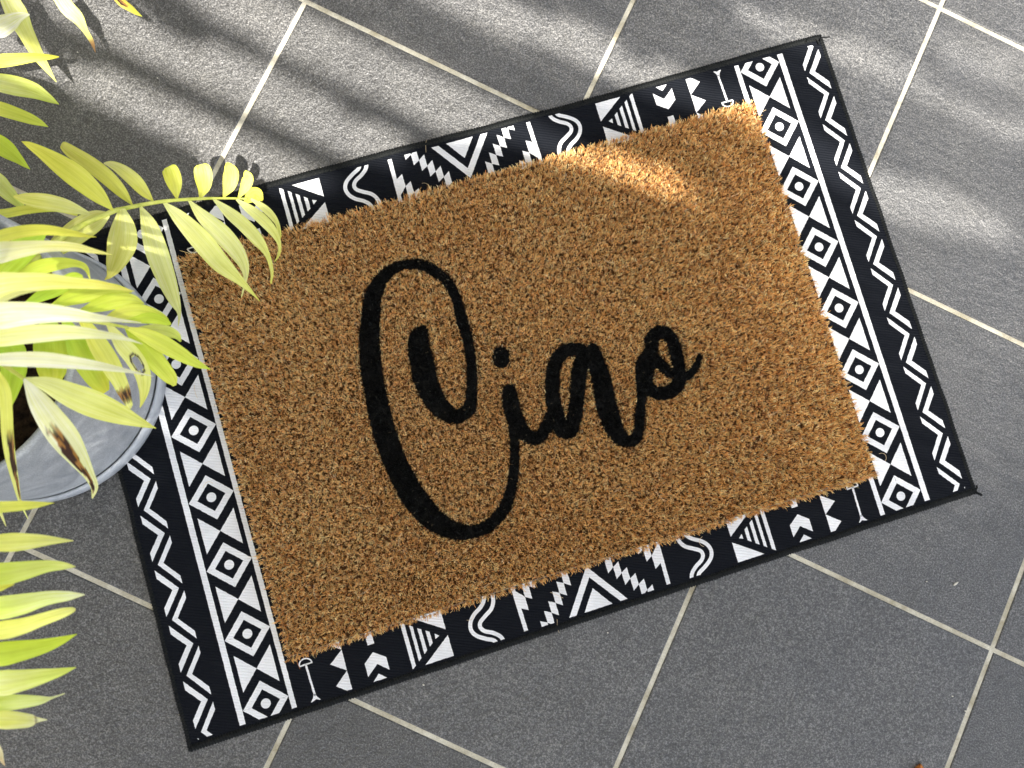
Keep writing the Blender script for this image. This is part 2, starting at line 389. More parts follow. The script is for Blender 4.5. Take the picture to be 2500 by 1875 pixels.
for sg in (-1, 1):
    cu = sg*327.0
    vs = [-235.3, -168.2, -101.6, -34.8, 31.7, 98.0, 165.0, 231.8]
    for v in vs:
        o_, i_ = 21.8, 13.6
        D = lambda r: [(cu, v-r), (cu+r, v), (cu, v+r), (cu-r, v)]
        a, b = D(o_), D(i_)
        motif('printed_diamond', [[a[k], a[(k+1) % 4], b[(k+1) % 4], b[k]] for k in range(4)]+[[(cu+4.6*math.cos(t*math.pi/12), v+4.6*math.sin(t*math.pi/12)) for t in range(24)]])
    for v0, v1 in zip(vs, vs[1:]):
        m = (v0+v1)/2
        motif('printed_bow_tie', [[(cu, m), (cu+s*17.4, m-17.6), (cu+s*17.4, m+17.6)] for s in (-1, 1)])
    for a, b in ((22.3, 28.0), (-26.6, -21.8)):
        motif('printed_line', [[(cu+sg*a, -250), (cu+sg*b, -250), (cu+sg*b, 250), (cu+sg*a, 250)]])
    for k in range(-5, 6):
        t1 = -1.8+53.35*k          # chevron pointing at the mat, cut off by the outer edge
        p = [(sg*394.5, t1-22.5), (sg*376.9, t1), (sg*394.5, t1+22.5)]
        q = [(sg*394.5, t1-14.2), (sg*383.2, t1), (sg*394.5, t1+14.2)]
        motif('printed_chevron', [[p[0], p[1], q[1], q[0]], [p[1], p[2], q[2], q[1]]])
        t2 = t1+26.7               # chevron pointing outwards, cut off on the inside
        p = [(sg*372.8, t2-23.2), (sg*390.3, t2), (sg*372.8, t2+23.4)]
        q = [(sg*372.8, t2-16.0), (sg*385.0, t2), (sg*372.8, t2+16.0)]
        motif('printed_chevron', [[p[0], p[1], q[1], q[0]], [p[1], p[2], q[2], q[1]]])
for su in (-1, 1):
    for sv in (-1, 1):
        T = lambda P: [(su*(x+(.6 if su < 0 else -.3)), sv*y) for x, y in P]
        arc = [(281.9+6.0*math.cos(math.pi*t/10), 208.6-5.2*math.sin(math.pi*t/10)) for t in range(11)]
        motif('printed_arrow', [T(stroke(arc+[(275.9, 208.9), (287.9, 208.9)][:1], .65, 26)), T(stroke([(275.6, 208.9), (288.0, 208.9)], .7, 3)),
              T([(280.9, 208.5), (282.9, 208.5), (282.0, 239), (280.0, 239)]), T([(280.4, 237.5), (282.2, 237.5), (283.3, 240.5), (287, 244.8), (281, 242.5), (276.3, 244.8), (279.5, 240.5)])])
        motif('printed_triangle', [T([(246.3, 206), (260, 216), (246.5, 226)])]); motif('printed_triangle', [T([(246.5, 226), (260, 237), (246.2, 248)])])
        motif('printed_triangle', [T([(247, 190), (259, 196), (246.5, 206)])])
        motif('printed_arrowhead', [T([(218.8, 217.3), (208, 225.3), (208.0, 237.6), (217.8, 229), (229, 238.0), (229, 225.2)]), T([(218.8, 238), (208, 248), (230, 248)])])
        motif('printed_square', [T([(215.3, 196), (221.8, 196), (221.8, 209.8), (215.3, 209.8)])])
        tp = lambda x: 220.9-.68*(x-154.4); bt = lambda x: 222.2+.73*(x-156.5)
        bars = [[(154.4, 221.9), (158.2, 218.6), (158.6, 223.6)]]
        for a, b in ((162.3, 165.7), (169.2, 172.6), (176.3, 179.3), (183.2, 187.0)): bars.append([(a, tp(a)), (b, tp(b)), (b, bt(b)), (a, bt(a))])
        motif('printed_striped_triangle', [T(q) for q in bars])
        motif('printed_triangle', [T([(146.6, 190), (146.9, 217.9), (180, 195), (180, 190)])]); motif('printed_triangle', [T([(146.4, 223.7), (176.5, 245.5), (146.2, 245.5)])])
        motif('printed_wave', [T(stroke([(94.5, 196), (95.6, 206), (99.8, 213), (107, 217.5), (113.3, 221.8), (114.6, 226.5), (111.5, 231), (104.5, 235), (98.5, 240.5), (96.0, 248)], 1.9)),
              T(stroke([(102.5, 197), (104.6, 203.5), (109.5, 208.5), (117, 213), (122.3, 219), (123.8, 226), (120.6, 232.5), (113, 238), (105.5, 242.2), (103, 248)], 1.9))])
        motif('printed_ladder', [T([(72.3, 196), (76.2, 196), (75.2, 243), (71.2, 243), (71.7, 221.3), (65.3, 225), (65.2, 211.9), (72.4, 204.2)]), T([(65.2, 211.9), (59, 215.7), (58.8, 203.6), (65.2, 196)]), T([(58.8, 203.6), (53, 206.5), (53, 197), (58.8, 197)])])
        ck = []
        for k in range(-1, 6):
            x = 19+6.45*k; y = 203.2+7.0*k
            if k < 1: y = 203.2+7*k
            ck.append(T([(x, y+1.2), (x+6.4, y-2.8), (x+6.4, y+10.2), (x, y+14.0)][:]))
        ck = [T([(19+6.45*k, 203.0+7.8*k-.2), (25.45+6.45*k, 199.3+7.8*k), (25.45+6.45*k, 212.0+7.8*k-1.2), (19+6.45*k, 215.8+7.8*k-.6)]) for k in range(0, 6)]
        motif('printed_checker', ck)
for sv in (-1, 1):
    T = lambda P: [(x-.2, sv*y) for x, y in P]
    motif('printed_big_chevron', [T([(0, 202.3), (31.5, 246), (24.2, 246), (0, 213)]), T([(0, 213), (-24.2, 246), (-31.5, 246), (0, 202.3)]), T([(0, 224), (16.5, 247), (-16.5, 247)])])

# ------------------------------------------------------------------ coir mat
MC = [(-297.5, -198.0), (304.5, -198.0), (300.5, 204.5), (-300.0, 199.5)]      # corners in rug millimetres (TL, TR, BR, BL)
def rug_np(u, v):
    uu = u*.001; vv = v*.001
    return C0.x+U.x*uu+VV.x*vv, C0.y+U.y*uu+VV.y*vv
def mat_uv(a, b):
    a = np.asarray(a, float); b = np.asarray(b, float)
    q = [np.array(c) for c in MC]
    u = (1-a)*(1-b)*q[0][0]+a*(1-b)*q[1][0]+a*b*q[2][0]+(1-a)*b*q[3][0]
    v = (1-a)*(1-b)*q[0][1]+a*(1-b)*q[1][1]+a*b*q[2][1]+(1-a)*b*q[3][1]
    return u, v
mx_, my_ = rug_np(*mat_uv(.5, .5))
mat_root = empty('coir_doormat', (float(mx_), float(my_), RUG_Z))
tag(mat_root, 'brown coir doormat with the word Ciao in black brush script, lying on the printed rug', 'doormat')
def slab(name, ins, z0, z1, mat):
    a0, b0 = ins/600, ins/400; cs = [(a0, b0), (1-a0, b0), (1-a0, 1-b0), (a0, 1-b0)]; V = []
    for z in (z0, z1):
        for a, b in cs: x, y = rug_np(*mat_uv(a, b)); V.append((float(x), float(y), z))
    return link(name, mesh(name, V, [(3, 2, 1, 0), (4, 5, 6, 7)]+[(i, (i+1) % 4, 4+(i+1) % 4, 4+i) for i in range(4)]), mat, mat_root)
slab('rubber_backing', 2.2, RUG_Z+.0004, RUG_Z+.0042, RUBBER)
slab('coir_core', 3.6, RUG_Z+.0043, RUG_Z+.0085, BACK)

# brush strokes of the word, as centre line and radius measured in the photograph
def z(x0, y0, s, L): return [(x0+x/s, y0+y/s, r/s) for x, y, r in L]
S1 = lambda L: z(750, 550, 4.424, L)
S2 = lambda L: z(750, 900, 2.116, L)
S3 = lambda L: z(1200, 750, 2.309, L)
S4 = lambda L: z(1000, 750, 3.16, L)
WORD = {
 'c': [S1([(1258,1112,38),(1228,1160,78),(1206,1215,102),(1204,1280,114),(1222,1400,120),(1245,1500,125),(1262,1620,133)])
       +S2([(605,40,60),(630,100,57),(652,150,54),(690,200,49),(735,235,41),(775,247,36),(820,225,33),(843,190,31),(851,130,27),(852,60,26),(852,0,25)])
       +S1([(1775,1500,50),(1748,1300,55),(1718,1150,55),(1668,1000,60),(1633,850,52),(1575,700,52),(1508,600,55),(1420,518,58),(1330,458,58),(1240,418,55),(1150,408,50),(1060,414,50),(960,447,55),(870,502,62),(793,580,72),(738,680,84),(705,780,90),(690,900,95),(675,1050,102),(667,1200,108),(672,1350,110),(682,1500,112),(694,1600,114)])
       +S2([(331,10,54),(346,100,54),(366,200,56),(390,300,57),(422,400,58),(462,500,59),(508,590,60),(545,655,62),(590,715,62),(640,770,57),(700,812,49),(760,838,43),(820,845,37),(880,838,32),(935,815,30)])
       +S4([(700,1600,45),(757,1500,42),(785,1400,38),(804,1300,35),(812,1200,34),(815,1100,34),(808,1000,33),(800,930,34)])],
 'i': [S3([(102,468,36),(108,510,43),(115,560,46),(130,610,47),(145,650,47),(165,690,44),(195,718,38),(225,735,36),(262,737,34),(295,705,33),(318,660,34),(338,610,32)]),
       S3([(54,267,45),(56,293,46)])],
 'a': [S3([(510,240,36),(480,236,37),(430,238,36),(388,268,37),(358,325,36),(347,400,38),(347,500,39),(362,580,42),(378,640,42),(395,690,38),(420,705,36),(450,690,40),(466,640,40),(476,590,40),(486,500,40),(492,420,42),(502,340,44),(540,270,45)]),
       S3([(575,238,36),(588,275,42),(607,350,50),(630,440,55),(645,520,56),(665,600,56),(692,670,52),(724,725,46),(760,752,34),(795,752,32),(822,730,32),(835,680,28),(842,600,27),(848,545,25),(852,480,28)])],
 'o': [S3([(856,450,34),(853,390,35),(860,320,40),(885,285,42),(905,240,38),(905,190,38),(922,155,36),(955,138,37),(1000,153,36),(1030,200,36),(1050,270,37),(1062,340,34),(1068,400,34),(1045,450,38),(1000,480,36),(945,482,34),(900,462,34),(880,430,34),(880,380,38),(890,320,40)]),
       S3([(890,290,40),(930,300,36),(962,325,32),(1010,365,25),(1060,378,24),(1108,386,22),(1140,360,20),(1162,325,18),(1175,285,15),(1180,272,11)])],
}
ZL = RUG_Z+.0160
caps = []          # capsule segments: letter, ax, ay, ra, bx, by, rb
for li, key in enumerate('ciao'):
    for st in WORD[key]:
        ar = np.array(st); Q = catmull(ar, len(ar)*3)
        W_ = []
        for x, y, r in Q:
            p = at(x, y, ZL); q = at(x+r, y, ZL); W_.append((p.x, p.y, (q-p).length+.0002))
        for a, b in zip(W_, W_[1:]): caps.append((li, *a, *b))
def letters(x, y):
    res = np.full(x.shape, -1); best = np.full(x.shape, 9.0)
    for li, ax, ay, ra, bx, by, rb in caps:
        r = max(ra, rb)+.002
        m = np.nonzero((x > min(ax, bx)-r) & (x < max(ax, bx)+r) & (y > min(ay, by)-r) & (y < max(ay, by)+r))[0]
        if not len(m): continue
        dx, dy = bx-ax, by-ay; t = np.clip(((x[m]-ax)*dx+(y[m]-ay)*dy)/(dx*dx+dy*dy+1e-12), 0, 1)
        d = np.hypot(x[m]-ax-t*dx, y[m]-ay-t*dy)-(ra+(rb-ra)*t)
        ok = (d < 0) & (d < best[m]); res[m[ok]] = li; best[m[ok]] = d[ok]
    return res
# tufts
pu, pv = 3.5, 3.1
gu = np.arange(1.5, 599, pu); gv = np.arange(1.5, 399.5, pv)
A, B = np.meshgrid(gu, gv); A = A+(np.arange(len(gv)) % 2)[:, None]*pu/2
tu = A.ravel()+rng.normal(0, .55, A.size); tv_ = B.ravel()+rng.normal(0, .5, A.size)
def fnoise(x, y, s, seed):
    r = np.random.default_rng(seed); o = np.zeros_like(x)
    for k in range(14):
        th = r.uniform(0, 2*np.pi); f = s*r.uniform(.5, 1.6); o += np.sin(f*(x*np.cos(th)+y*np.sin(th))+r.uniform(0, 6.3))
    return o/14**.5/.7
keep = rng.uniform(size=tu.size) > .012
tu, tv_ = tu[keep], tv_[keep]
nt_ = tu.size
low = fnoise(tu, tv_, .035, 1); mid = fnoise(tu, tv_, .35, 2)
tuft_h = 1+.02*low+.07*mid+rng.normal(0, .10, nt_)
tuft_lx = rng.normal(0, .6, nt_); tuft_ly = rng.normal(0, .6, nt_)
# dented spots where the pile is parted
for du_, dv_, rr, dep in ((55, 246, 9, .5), (480, 300, 4, .6), (390, 30, 3, .4)):
    d = np.hypot(tu-du_, tv_-dv_); tuft_h *= 1-dep*np.exp(-(d/rr)**2)
NF = 18
ti = np.repeat(np.arange(nt_), NF); nf = ti.size
ru = tu[ti]+rng.normal(0, .55, nf); rv = tv_[ti]+rng.normal(0, .55, nf)
hh = tuft_h[ti]*rng.uniform(.60, 1.05, nf)*10.3
sp_u = (ru-tu[ti])*1.3+tuft_lx[ti]+rng.normal(0, .85, nf); sp_v = (rv-tv_[ti])*1.3+tuft_ly[ti]+rng.normal(0, .85, nf)
edge_u = np.where(ru < 7, -(7-ru)/7, np.where(ru > 593, (ru-593)/7, 0)); edge_v = np.where(rv < 7, -(7-rv)/7, np.where(rv > 393, (rv-393)/7, 0))
sp_u += edge_u*1.3; sp_v += edge_v*1.3
wild = rng.uniform(size=nf) < .006
sp_u[wild] *= 2.6; sp_v[wild] *= 2.6; hh[wild] *= 1.12
def place(mu, mv):
    u, v = mat_uv(mu/600, mv/400); return rug_np(u, v)
zb = RUG_Z+.0050
cu_, cv_ = rng.normal(0, .7, nf), rng.normal(0, .7, nf)
rows = [(0, 0, 0), (.33, .82, .8), (1, 1, .1)]
wdt = rng.uniform(.18, .33, nf)*.001
phi = rng.uniform(0, np.pi, nf)
co = np.zeros((nf, 6, 3))
for i, (f, fz, c_) in enumerate(rows):
    x, y = place(ru+sp_u*f+cu_*c_, rv+sp_v*f+cv_*c_)
    w = wdt*(1, .95, .55)[i]
    for s, sg in enumerate((-1, 1)):
        co[:, 2*i+s, 0] = x+sg*w*np.cos(phi); co[:, 2*i+s, 1] = y+sg*w*np.sin(phi); co[:, 2*i+s, 2] = zb+hh*fz*.001
tx, ty = place(ru+sp_u*.7, rv+sp_v*.7)
lab = letters(tx, ty)
for fr_ in (1.0, .25):
    l2 = letters(*place(ru+sp_u*fr_, rv+sp_v*fr_)); lab = np.where(lab < 0, l2, lab)
tone = np.clip(.62+.27*rng.normal(size=nf)+.03*low[ti]+.12*rng.normal(size=nt_)[ti], 0, 1)
dk = np.array([.14, .045, .012]); md = np.array([1.0, .545, .165]); lt = np.array([1.0, .84, .43])
cl = np.where(tone[:, None] < .5, dk+(md-dk)*(tone[:, None]*2), md+(lt-md)*(tone[:, None]*2-1))
red = rng.uniform(size=nf) < .10; cl[red] = cl[red]*np.array([.72, .48, .42])
pale = rng.uniform(size=nf) < .035; cl[pale] = np.array([.86, .70, .46])
def pile(name, sel, cols, mat, parent):
    k = np.nonzero(sel)[0]; m = len(k)
    if not m: return
    v = co[k].reshape(-1, 3).astype(np.float32)
    q = np.array([[0, 1, 3, 2], [2, 3, 5, 4]]); f = (np.arange(m)[:, None, None]*6+q[None]).reshape(-1).astype(np.int32)
    me = bpy.data.meshes.new(name); me.vertices.add(len(v)); me.vertices.foreach_set('co', v.ravel())
    me.loops.add(len(f)); me.loops.foreach_set('vertex_index', f); me.polygons.add(2*m)
    me.polygons.foreach_set('loop_start', np.arange(0, 8*m, 4, dtype=np.int32)); me.polygons.foreach_set('loop_total', np.full(2*m, 4, np.int32))
    me.update()
    at_ = me.attributes.new('fibre_colour', 'FLOAT_COLOR', 'POINT'); cc = np.ones((m, 6, 4), np.float32); cc[:, :, :3] = cols[k][:, None, :]
    at_.data.foreach_set('color', cc.ravel())
    return link(name, me, mat, parent)
o = pile('coir_pile', lab < 0, cl, COIR, mat_root); tag(o, kind='stuff')
g_ = rng.uniform(.002, .007, nf); bc = np.stack([g_, g_*1.05, g_*1.0], -1)
sh = rng.uniform(size=nf) < .05; bc[sh] = np.array([.05, .055, .05]); sh = rng.uniform(size=nf) < .004; bc[sh] = np.array([.30, .24, .15])
for li, key in enumerate('ciao'):
    o = pile('painted_letter', lab == li, bc, PAINT, mat_root)
    tag(o, {'c': 'tall black painted capital C with a hooked top', 'i': 'black painted letter i with its dot', 'a': 'black painted letter a', 'o': 'black painted looped letter o with a tail'}[key], kind='stuff')
# the paint that has soaked down between the fibres
gx_, gy_ = np.meshgrid(np.arange(5, 595, 1.3), np.arange(5, 395, 1.3)); gx_, gy_ = gx_.ravel(), gy_.ravel()
px_, py_ = place(gx_, gy_); lb = letters(px_, py_); k = lb >= 0
qx = np.stack([place(gx_[k]+a, gy_[k]+b) for a, b in ((-.66, -.66), (.66, -.66), (.66, .66), (-.66, .66))])      # 4, 2, n
vz = np.zeros((k.sum(), 4, 3)); vz[:, :, 0] = qx[:, 0].T; vz[:, :, 1] = qx[:, 1].T; vz[:, :, 2] = zb+.0058
me = mesh('paint_between_fibres', vz.reshape(-1, 3).tolist(), [(4*i+3, 4*i+2, 4*i+1, 4*i) for i in range(int(k.sum()))])
a_ = me.attributes.new('fibre_colour', 'FLOAT_COLOR', 'POINT'); a_.data.foreach_set('color', np.tile(np.array([.004, .004, .004, 1], np.float32), len(me.vertices)))
tag(link('paint_between_fibres', me, PAINT, mat_root), kind='stuff')
# loose fibres curling off the edges and across the pile
LF = [(1040, 372, .0047), (1045, 466, .0047), (1365, 1545, .005), (1155, 1500, .0052), (1715, 1310, .006), (1180, 1435, .02), (770, 1460, .02), (1375, 1460, .02), (1870, 268, .008), (2146, 1108, .008), (735, 560, .012), (560, 610, .015),
      (475, 940, .006), (1500, 640, .021), (1800, 700, .021), (1900, 1000, .021), (980, 1300, .021), (1600, 1200, .021), (1250, 560, .021), (1785, 480, .021), (520, 1180, .0055), (905, 1430, .021)]
V, Fc = [], []
for x, y, zz in LF:
    p = at(x, y, zz); a = random.uniform(0, 6.28); pts = [p.copy()]; cr = random.choice((-1, 1))*random.uniform(.05, .45)
    for i in range(6): a += cr+random.uniform(-.2, .2); p = p+Vector((math.cos(a)*.0022, math.sin(a)*.0022, random.uniform(-.0003, .0003))); pts.append(p.copy())
    v, f = tube(catmull(pts, 14), .00016, 4, False); b = len(V); V += v; Fc += [tuple(b+i for i in q) for q in f]
me = mesh('loose_fibres', V, Fc); a_ = me.attributes.new('fibre_colour', 'FLOAT_COLOR', 'POINT'); a_.data.foreach_set('color', np.tile(np.array([.75, .58, .36, 1], np.float32), len(V)))
tag(link('loose_fibres', me, COIR, mat_root), kind='stuff')

# ------------------------------------------------------------------ pot
PC = Vector((-0.0565, -0.7585))
pot = empty('plant_pot', (PC.x, PC.y, .0055)); tag(pot, 'round grey glazed plant pot standing on the corner of the rug', 'plant pot')
def lathe(name, prof, mat, parent, n=96, closed=False):
    V, Fc = [], []
    for r, zz in prof:
        for k in range(n): a = 2*math.pi*k/n; V.append((PC.x+r*math.cos(a), PC.y+r*math.sin(a), zz))
    m = len(prof)
    for i in range(m-1):
        for k in range(n): l = (k+1) % n; Fc.append((i*n+k, i*n+l, (i+1)*n+l, (i+1)*n+k))
    if closed: Fc.append(tuple(range(n))[::-1]); Fc.append(tuple(range((m-1)*n, m*n)))
    return link(name, mesh(name, V, Fc), mat, parent, True)
z0 = .0055
lathe('foot_ring', [(.100, z0), (.1205, z0), (.1224, z0+.0015), (.1228, z0+.005), (.1224, z0+.015), (.1212, z0+.0178), (.1195, z0+.0188), (.1185, z0+.0184)], FOOT, pot)
lathe('pot_wall', [(.1170, z0+.0150), (.1166, z0+.0185), (.1180, z0+.0215), (.1183, z0+.024), (.1178, z0+.05), (.1160, z0+.10), (.1143, z0+.15), (.1128, .1955), (.1125, .1985), (.1105, .2010), (.1085, .2004), (.1070, .1985), (.1060, .193), (.1045, .15), (.104, .12)], POT, pot)
soil = lathe('potting_soil', [(.1042, .150), (.09, .153), (.06, .157), (.03, .158), (.001, .159)], SOIL, pot)

# ------------------------------------------------------------------ palm
plant = empty('potted_palm', (PC.x, PC.y, .155))
tag(plant, 'yellow-green palm with arching fronds growing from the grey pot at the left', 'plant')
Z1 = lambda L: [(x/3.16, y/3.16, r/3.16) for x, y, r in L]
Z2 = lambda L: [(x/3.16, 400+y/3.16, r/3.16) for x, y, r in L]
Z3 = lambda L: [(x/3.16, 800+y/3.16, r/3.16) for x, y, r in L]
Z4 = lambda L: [(x/2.886, 1300+y/2.886, r/2.886) for x, y, r in L]
Z6 = lambda L: [(x/5.53, 300+y/5.53, r/5.53) for x, y, r in L]
YEL = (.90, .92, .14); LIME = (.72, .88, .07); PALE = (.95, .97, .34); WHT = (.96, .96, .62); GRN = (.50, .76, .05); MUS = (.88, .82, .08)
BRN = (.16, .07, .02)
def frond(path, r0, r1, label=None):
    pts = [at(x, y, zz) for x, y, zz in path]; Q = catmull(pts, 14*len(pts)//2+8); n = len(Q)
    v, f = tube(Q, [r0+(r1-r0)*i/(n-1) for i in range(n)], 8)
    o = link('frond', mesh('frond', v, f), STEM, plant, True)
    if label: o['label'] = label
    return o
NLEAF = [0]
def leaf(fr, L, zb, zt, c0, c1=None, fold=.22, brown=None, tipbrown=None, hole=None, label=None, droop=0.0):
    c1 = c1 or c0; n = 44 if (brown or hole) else 26; m = 17 if (brown or hole) else 9; NLEAF[0] += 1; sd_ = NLEAF[0]*3.7
    Q = catmull(L, n); Q[:, 2] = np.maximum(Q[:, 2], .3)
    ts = np.linspace(-1, 1, m); V = []; cols = []; uvs = []
    for i in range(n):
        t = i/(n-1); d = Q[min(i+1, n-1), :2]-Q[max(i-1, 0), :2]; d = d/(np.linalg.norm(d)+1e-9); nn = np.array([-d[1], d[0]])
        zc = zb+(zt-zb)*t+.35*droop*math.sin(math.pi*t)
        mm = (at(Q[i, 0]+1, Q[i, 1], zc)-at(Q[i, 0], Q[i, 1], zc)).length     # metres per pixel there
        wob = 1+.04*noise.noise(Vector((t*6, sd_, 0)))
        for j, s in enumerate(ts):
            hw_ = Q[i, 2]*wob
            zz = zc-fold*abs(s)**1.3*hw_*mm+.05*hw_*mm*math.sin(9*t+3*s+sd_)
            p = at(Q[i, 0]+nn[0]*hw_*s, Q[i, 1]+nn[1]*hw_*s, zz); V.append(p)
            k = .5+.5*noise.noise(Vector((t*2.5+sd_, s*1.5, 0)))
            c = [a+(b-a)*min(1, max(0, t*.8+.35*(k-.5))) for a, b in zip(c0, c1)]
            c = [x*(1+.10*(noise.noise(Vector((t*3, s*2+sd_, 5))))) for x in c]
            if abs(s) < .05: c = [x*.93 for x in c]
            if brown:
                b0, b1, s0, s1 = brown; nz = .35*noise.noise(Vector((t*9, s*4, sd_)))
                if b0 < t+nz*.12 < b1 and s0 < s+nz < s1:
                    g = min(1, 9*min(t-b0+.05, b1-t+.05)); bb = (.055, .022, .012) if nz < .05 else (.42, .20, .05); c = [x+(y-x)*max(0, g) for x, y in zip(c, bb)]
            if tipbrown and t+.04*k > tipbrown:
                g = min(1, (t+.04*k-tipbrown)*9); c = [x+(y-x)*g for x, y in zip(c, (.50, .28, .10))]
            if hole:
                ht, hs, ra, rb = hole; e = ((t-ht)/ra)**2+((s-hs)/rb)**2
                if 1.0 < e < 2.0: c = [.05, .03, .02]
            cols.append((*c, 1)); uvs.append((t, (s+1)/2))
    Fc = []
    for i in range(n-1):
        for j in range(m-1):
            if hole:
                ht, hs, ra, rb = hole; tc, sc = (i+.5)/(n-1), (ts[j]+ts[j+1])/2
                if ((tc-ht)/ra)**2+((sc-hs)/rb)**2 < 1.0: continue
            a = i*m+j; Fc.append((a, a+1, a+m+1, a+m))
    me = mesh('leaflet', V, Fc); ca = me.attributes.new('leaf_colour', 'FLOAT_COLOR', 'POINT'); ca.data.foreach_set('color', np.array(cols, np.float32).ravel())
    ul = me.uv_layers.new(name='UVMap'); li = np.zeros(len(me.loops), np.int32); me.loops.foreach_get('vertex_index', li)
    ul.data.foreach_set('uv', np.array(uvs, np.float32)[li].ravel())
    o = link('leaflet', me, LEAF, fr, True)
    if label: o['label'] = label
    return o

# frond reaching over the mat
f1 = frond([(-60, 880, .17), (30, 700, .20), (150, 580, .19), (262, 522, .165), (304, 509, .155), (395, 492, .14), (490, 485, .125), (545, 484, .115), (605, 485, .10)], .0030, .0008, 'yellow stem of the frond that reaches over the mat')
leaf(f1, Z6([(1530,1185,8),(1330,980,105),(1080,760,150),(850,590,135),(600,420,90),(400,300,45),(290,250,3)]), .165, .20, YEL, MUS)
leaf(f1, Z6([(1790,1110,8),(1640,930,75),(1430,720,105),(1180,530,100),(980,400,85),(850,300,55),(828,285,10)]), .15, .175, YEL, (.66, .60, .14))
leaf(f1, Z6([(2070,1060,8),(1950,930,70),(1820,780,95),(1650,640,78),(1500,560,48),(1400,545,8)]), .14, .16, YEL, (.70, .66, .28))
leaf(f1, Z1([(1365,1530,9),(1352,1440,52),(1332,1365,66),(1308,1305,60),(1298,1285,34)]), .13, .14, YEL, YEL)
leaf(f1, Z1([(1545,1525,9),(1572,1440,55),(1568,1350,71),(1556,1290,60),(1551,1268,34)]), .125, .135, YEL, YEL)
leaf(f1, Z1([(1725,1520,8),(1768,1430,52),(1782,1340,60),(1762,1280,32),(1750,1253,6)]), .12, .13, YEL, MUS)
leaf(f1, Z1([(1840,1525,8),(1892,1440,40),(1912,1370,42),(1893,1325,14),(1888,1318,3)]), .11, .12, YEL, YEL)
leaf(f1, Z1([(1890,1560,14),(1935,1520,52),(1975,1505,60),(2012,1535,25),(2022,1552,3)]), .10, .09, YEL, MUS)
leaf(f1, Z2([(1935,270,8),(2030,335,27),(2098,400,27),(2142,470,17),(2158,555,14),(2155,575,4)]), .10, .05, PALE, YEL)
leaf(f1, Z2([(1825,275,8),(1920,345,34),(2020,425,42),(2108,522,34),(2155,620,15),(2150,700,11),(2118,755,3)]), .11, .04, PALE, YEL)
leaf(f1, Z2([(1645,270,8),(1760,370,42),(1880,470,52),(1990,590,45),(2062,700,22),(2098,830,13),(2090,925,7)]), .12, .04, PALE, YEL)
leaf(f1, Z2([(1455,280,8),(1560,400,48),(1700,530,72),(1810,655,66),(1882,780,42),(1893,900,14),(1862,1030,4)]), .13, .045, PALE, PALE)
leaf(f1, Z2([(1260,295,9),(1400,430,60),(1560,600,82),(1700,765,72),(1850,900,34),(1940,990,14),(2005,1060,2)]), .14, .05, PALE, YEL)
leaf(f1, Z2([(1085,330,10),(1150,480,66),(1210,680,88),(1270,850,78),(1345,1050,46),(1382,1150,16),(1375,1255,2)]), .15, .08, PALE, (.72, .74, .25))
leaf(f1, Z2([(940,345,25),(950,480,92),(940,620,118),(885,780,72),(845,860,25),(808,895,3)]), .16, .12, PALE, MUS)
leaf(f1, Z2([(840,390,20),(750,430,78),(620,505,98),(480,610,85),(370,700,45),(270,780,4)]), .165, .15, PALE, YEL)
leaf(f1, Z2([(690,385,12),(520,330,52),(350,292,62),(200,270,45),(105,250,8)]), .17, .20, PALE, MUS)
leaf(f1, Z2([(600,392,12),(430,345,26),(220,352,34),(60,380,36),(-40,390,36)]), .165, .19, YEL, YEL)

# upper left frond, its stem outside the frame
f2 = frond([(-110, 860, .17), (-260, 620, .24), (-280, 300, .22), (-230, 0, .20), (0, -200, .19), (380, -260, .18)], .0035, .0012)
leaf(f2, Z1([(40,-60,60),(130,110,82),(205,260,62),(290,420,45),(370,540,22),(434,632,2)]), 0.082, 0.065, PALE, YEL)
leaf(f2, Z1([(-90,280,30),(-20,220,85),(70,175,75),(150,130,42),(228,112,6)]), 0.086, 0.082, WHT, WHT)
leaf(f2, Z1([(430,-70,50),(520,60,58),(600,140,46),(660,240,22),(708,320,17),(736,405,2)]), 0.076, 0.061, PALE, YEL, tipbrown=.72)
leaf(f2, Z1([(860,-60,20),(935,15,32),(1010,68,24),(1060,105,13),(1096,126,2)]), 0.072, 0.067, (.8, .5, .1), LIME, brown=(.1, .42, -.4, .5))
leaf(f2, Z1([(-120,480,20),(-20,472,52),(120,458,48),(280,442,32),(400,440,17),(456,438,4)]), 0.080, 0.069, YEL, MUS)
leaf(f2, Z1([(-120,600,20),(-20,632,68),(120,662,76),(260,700,60),(370,755,34),(456,805,2)]), 0.076, 0.062, PALE, LIME)
leaf(f2, Z1([(-120,790,20),(-20,830,52),(100,870,52),(220,912,42),(310,948,24),(372,979,2)]), 0.072, 0.059, YEL, LIME)
leaf(f2, Z1([(-120,1010,20),(-20,1100,68),(60,1160,66),(140,1225,38),(190,1270,20),(232,1306,2)]), 0.069, 0.055, LIME, LIME)
leaf(f2, Z1([(-110,1280,20),(-20,1400,66),(60,1485,58),(150,1575,30),(234,1652,2)]), 0.065, 0.053, PALE, LIME)

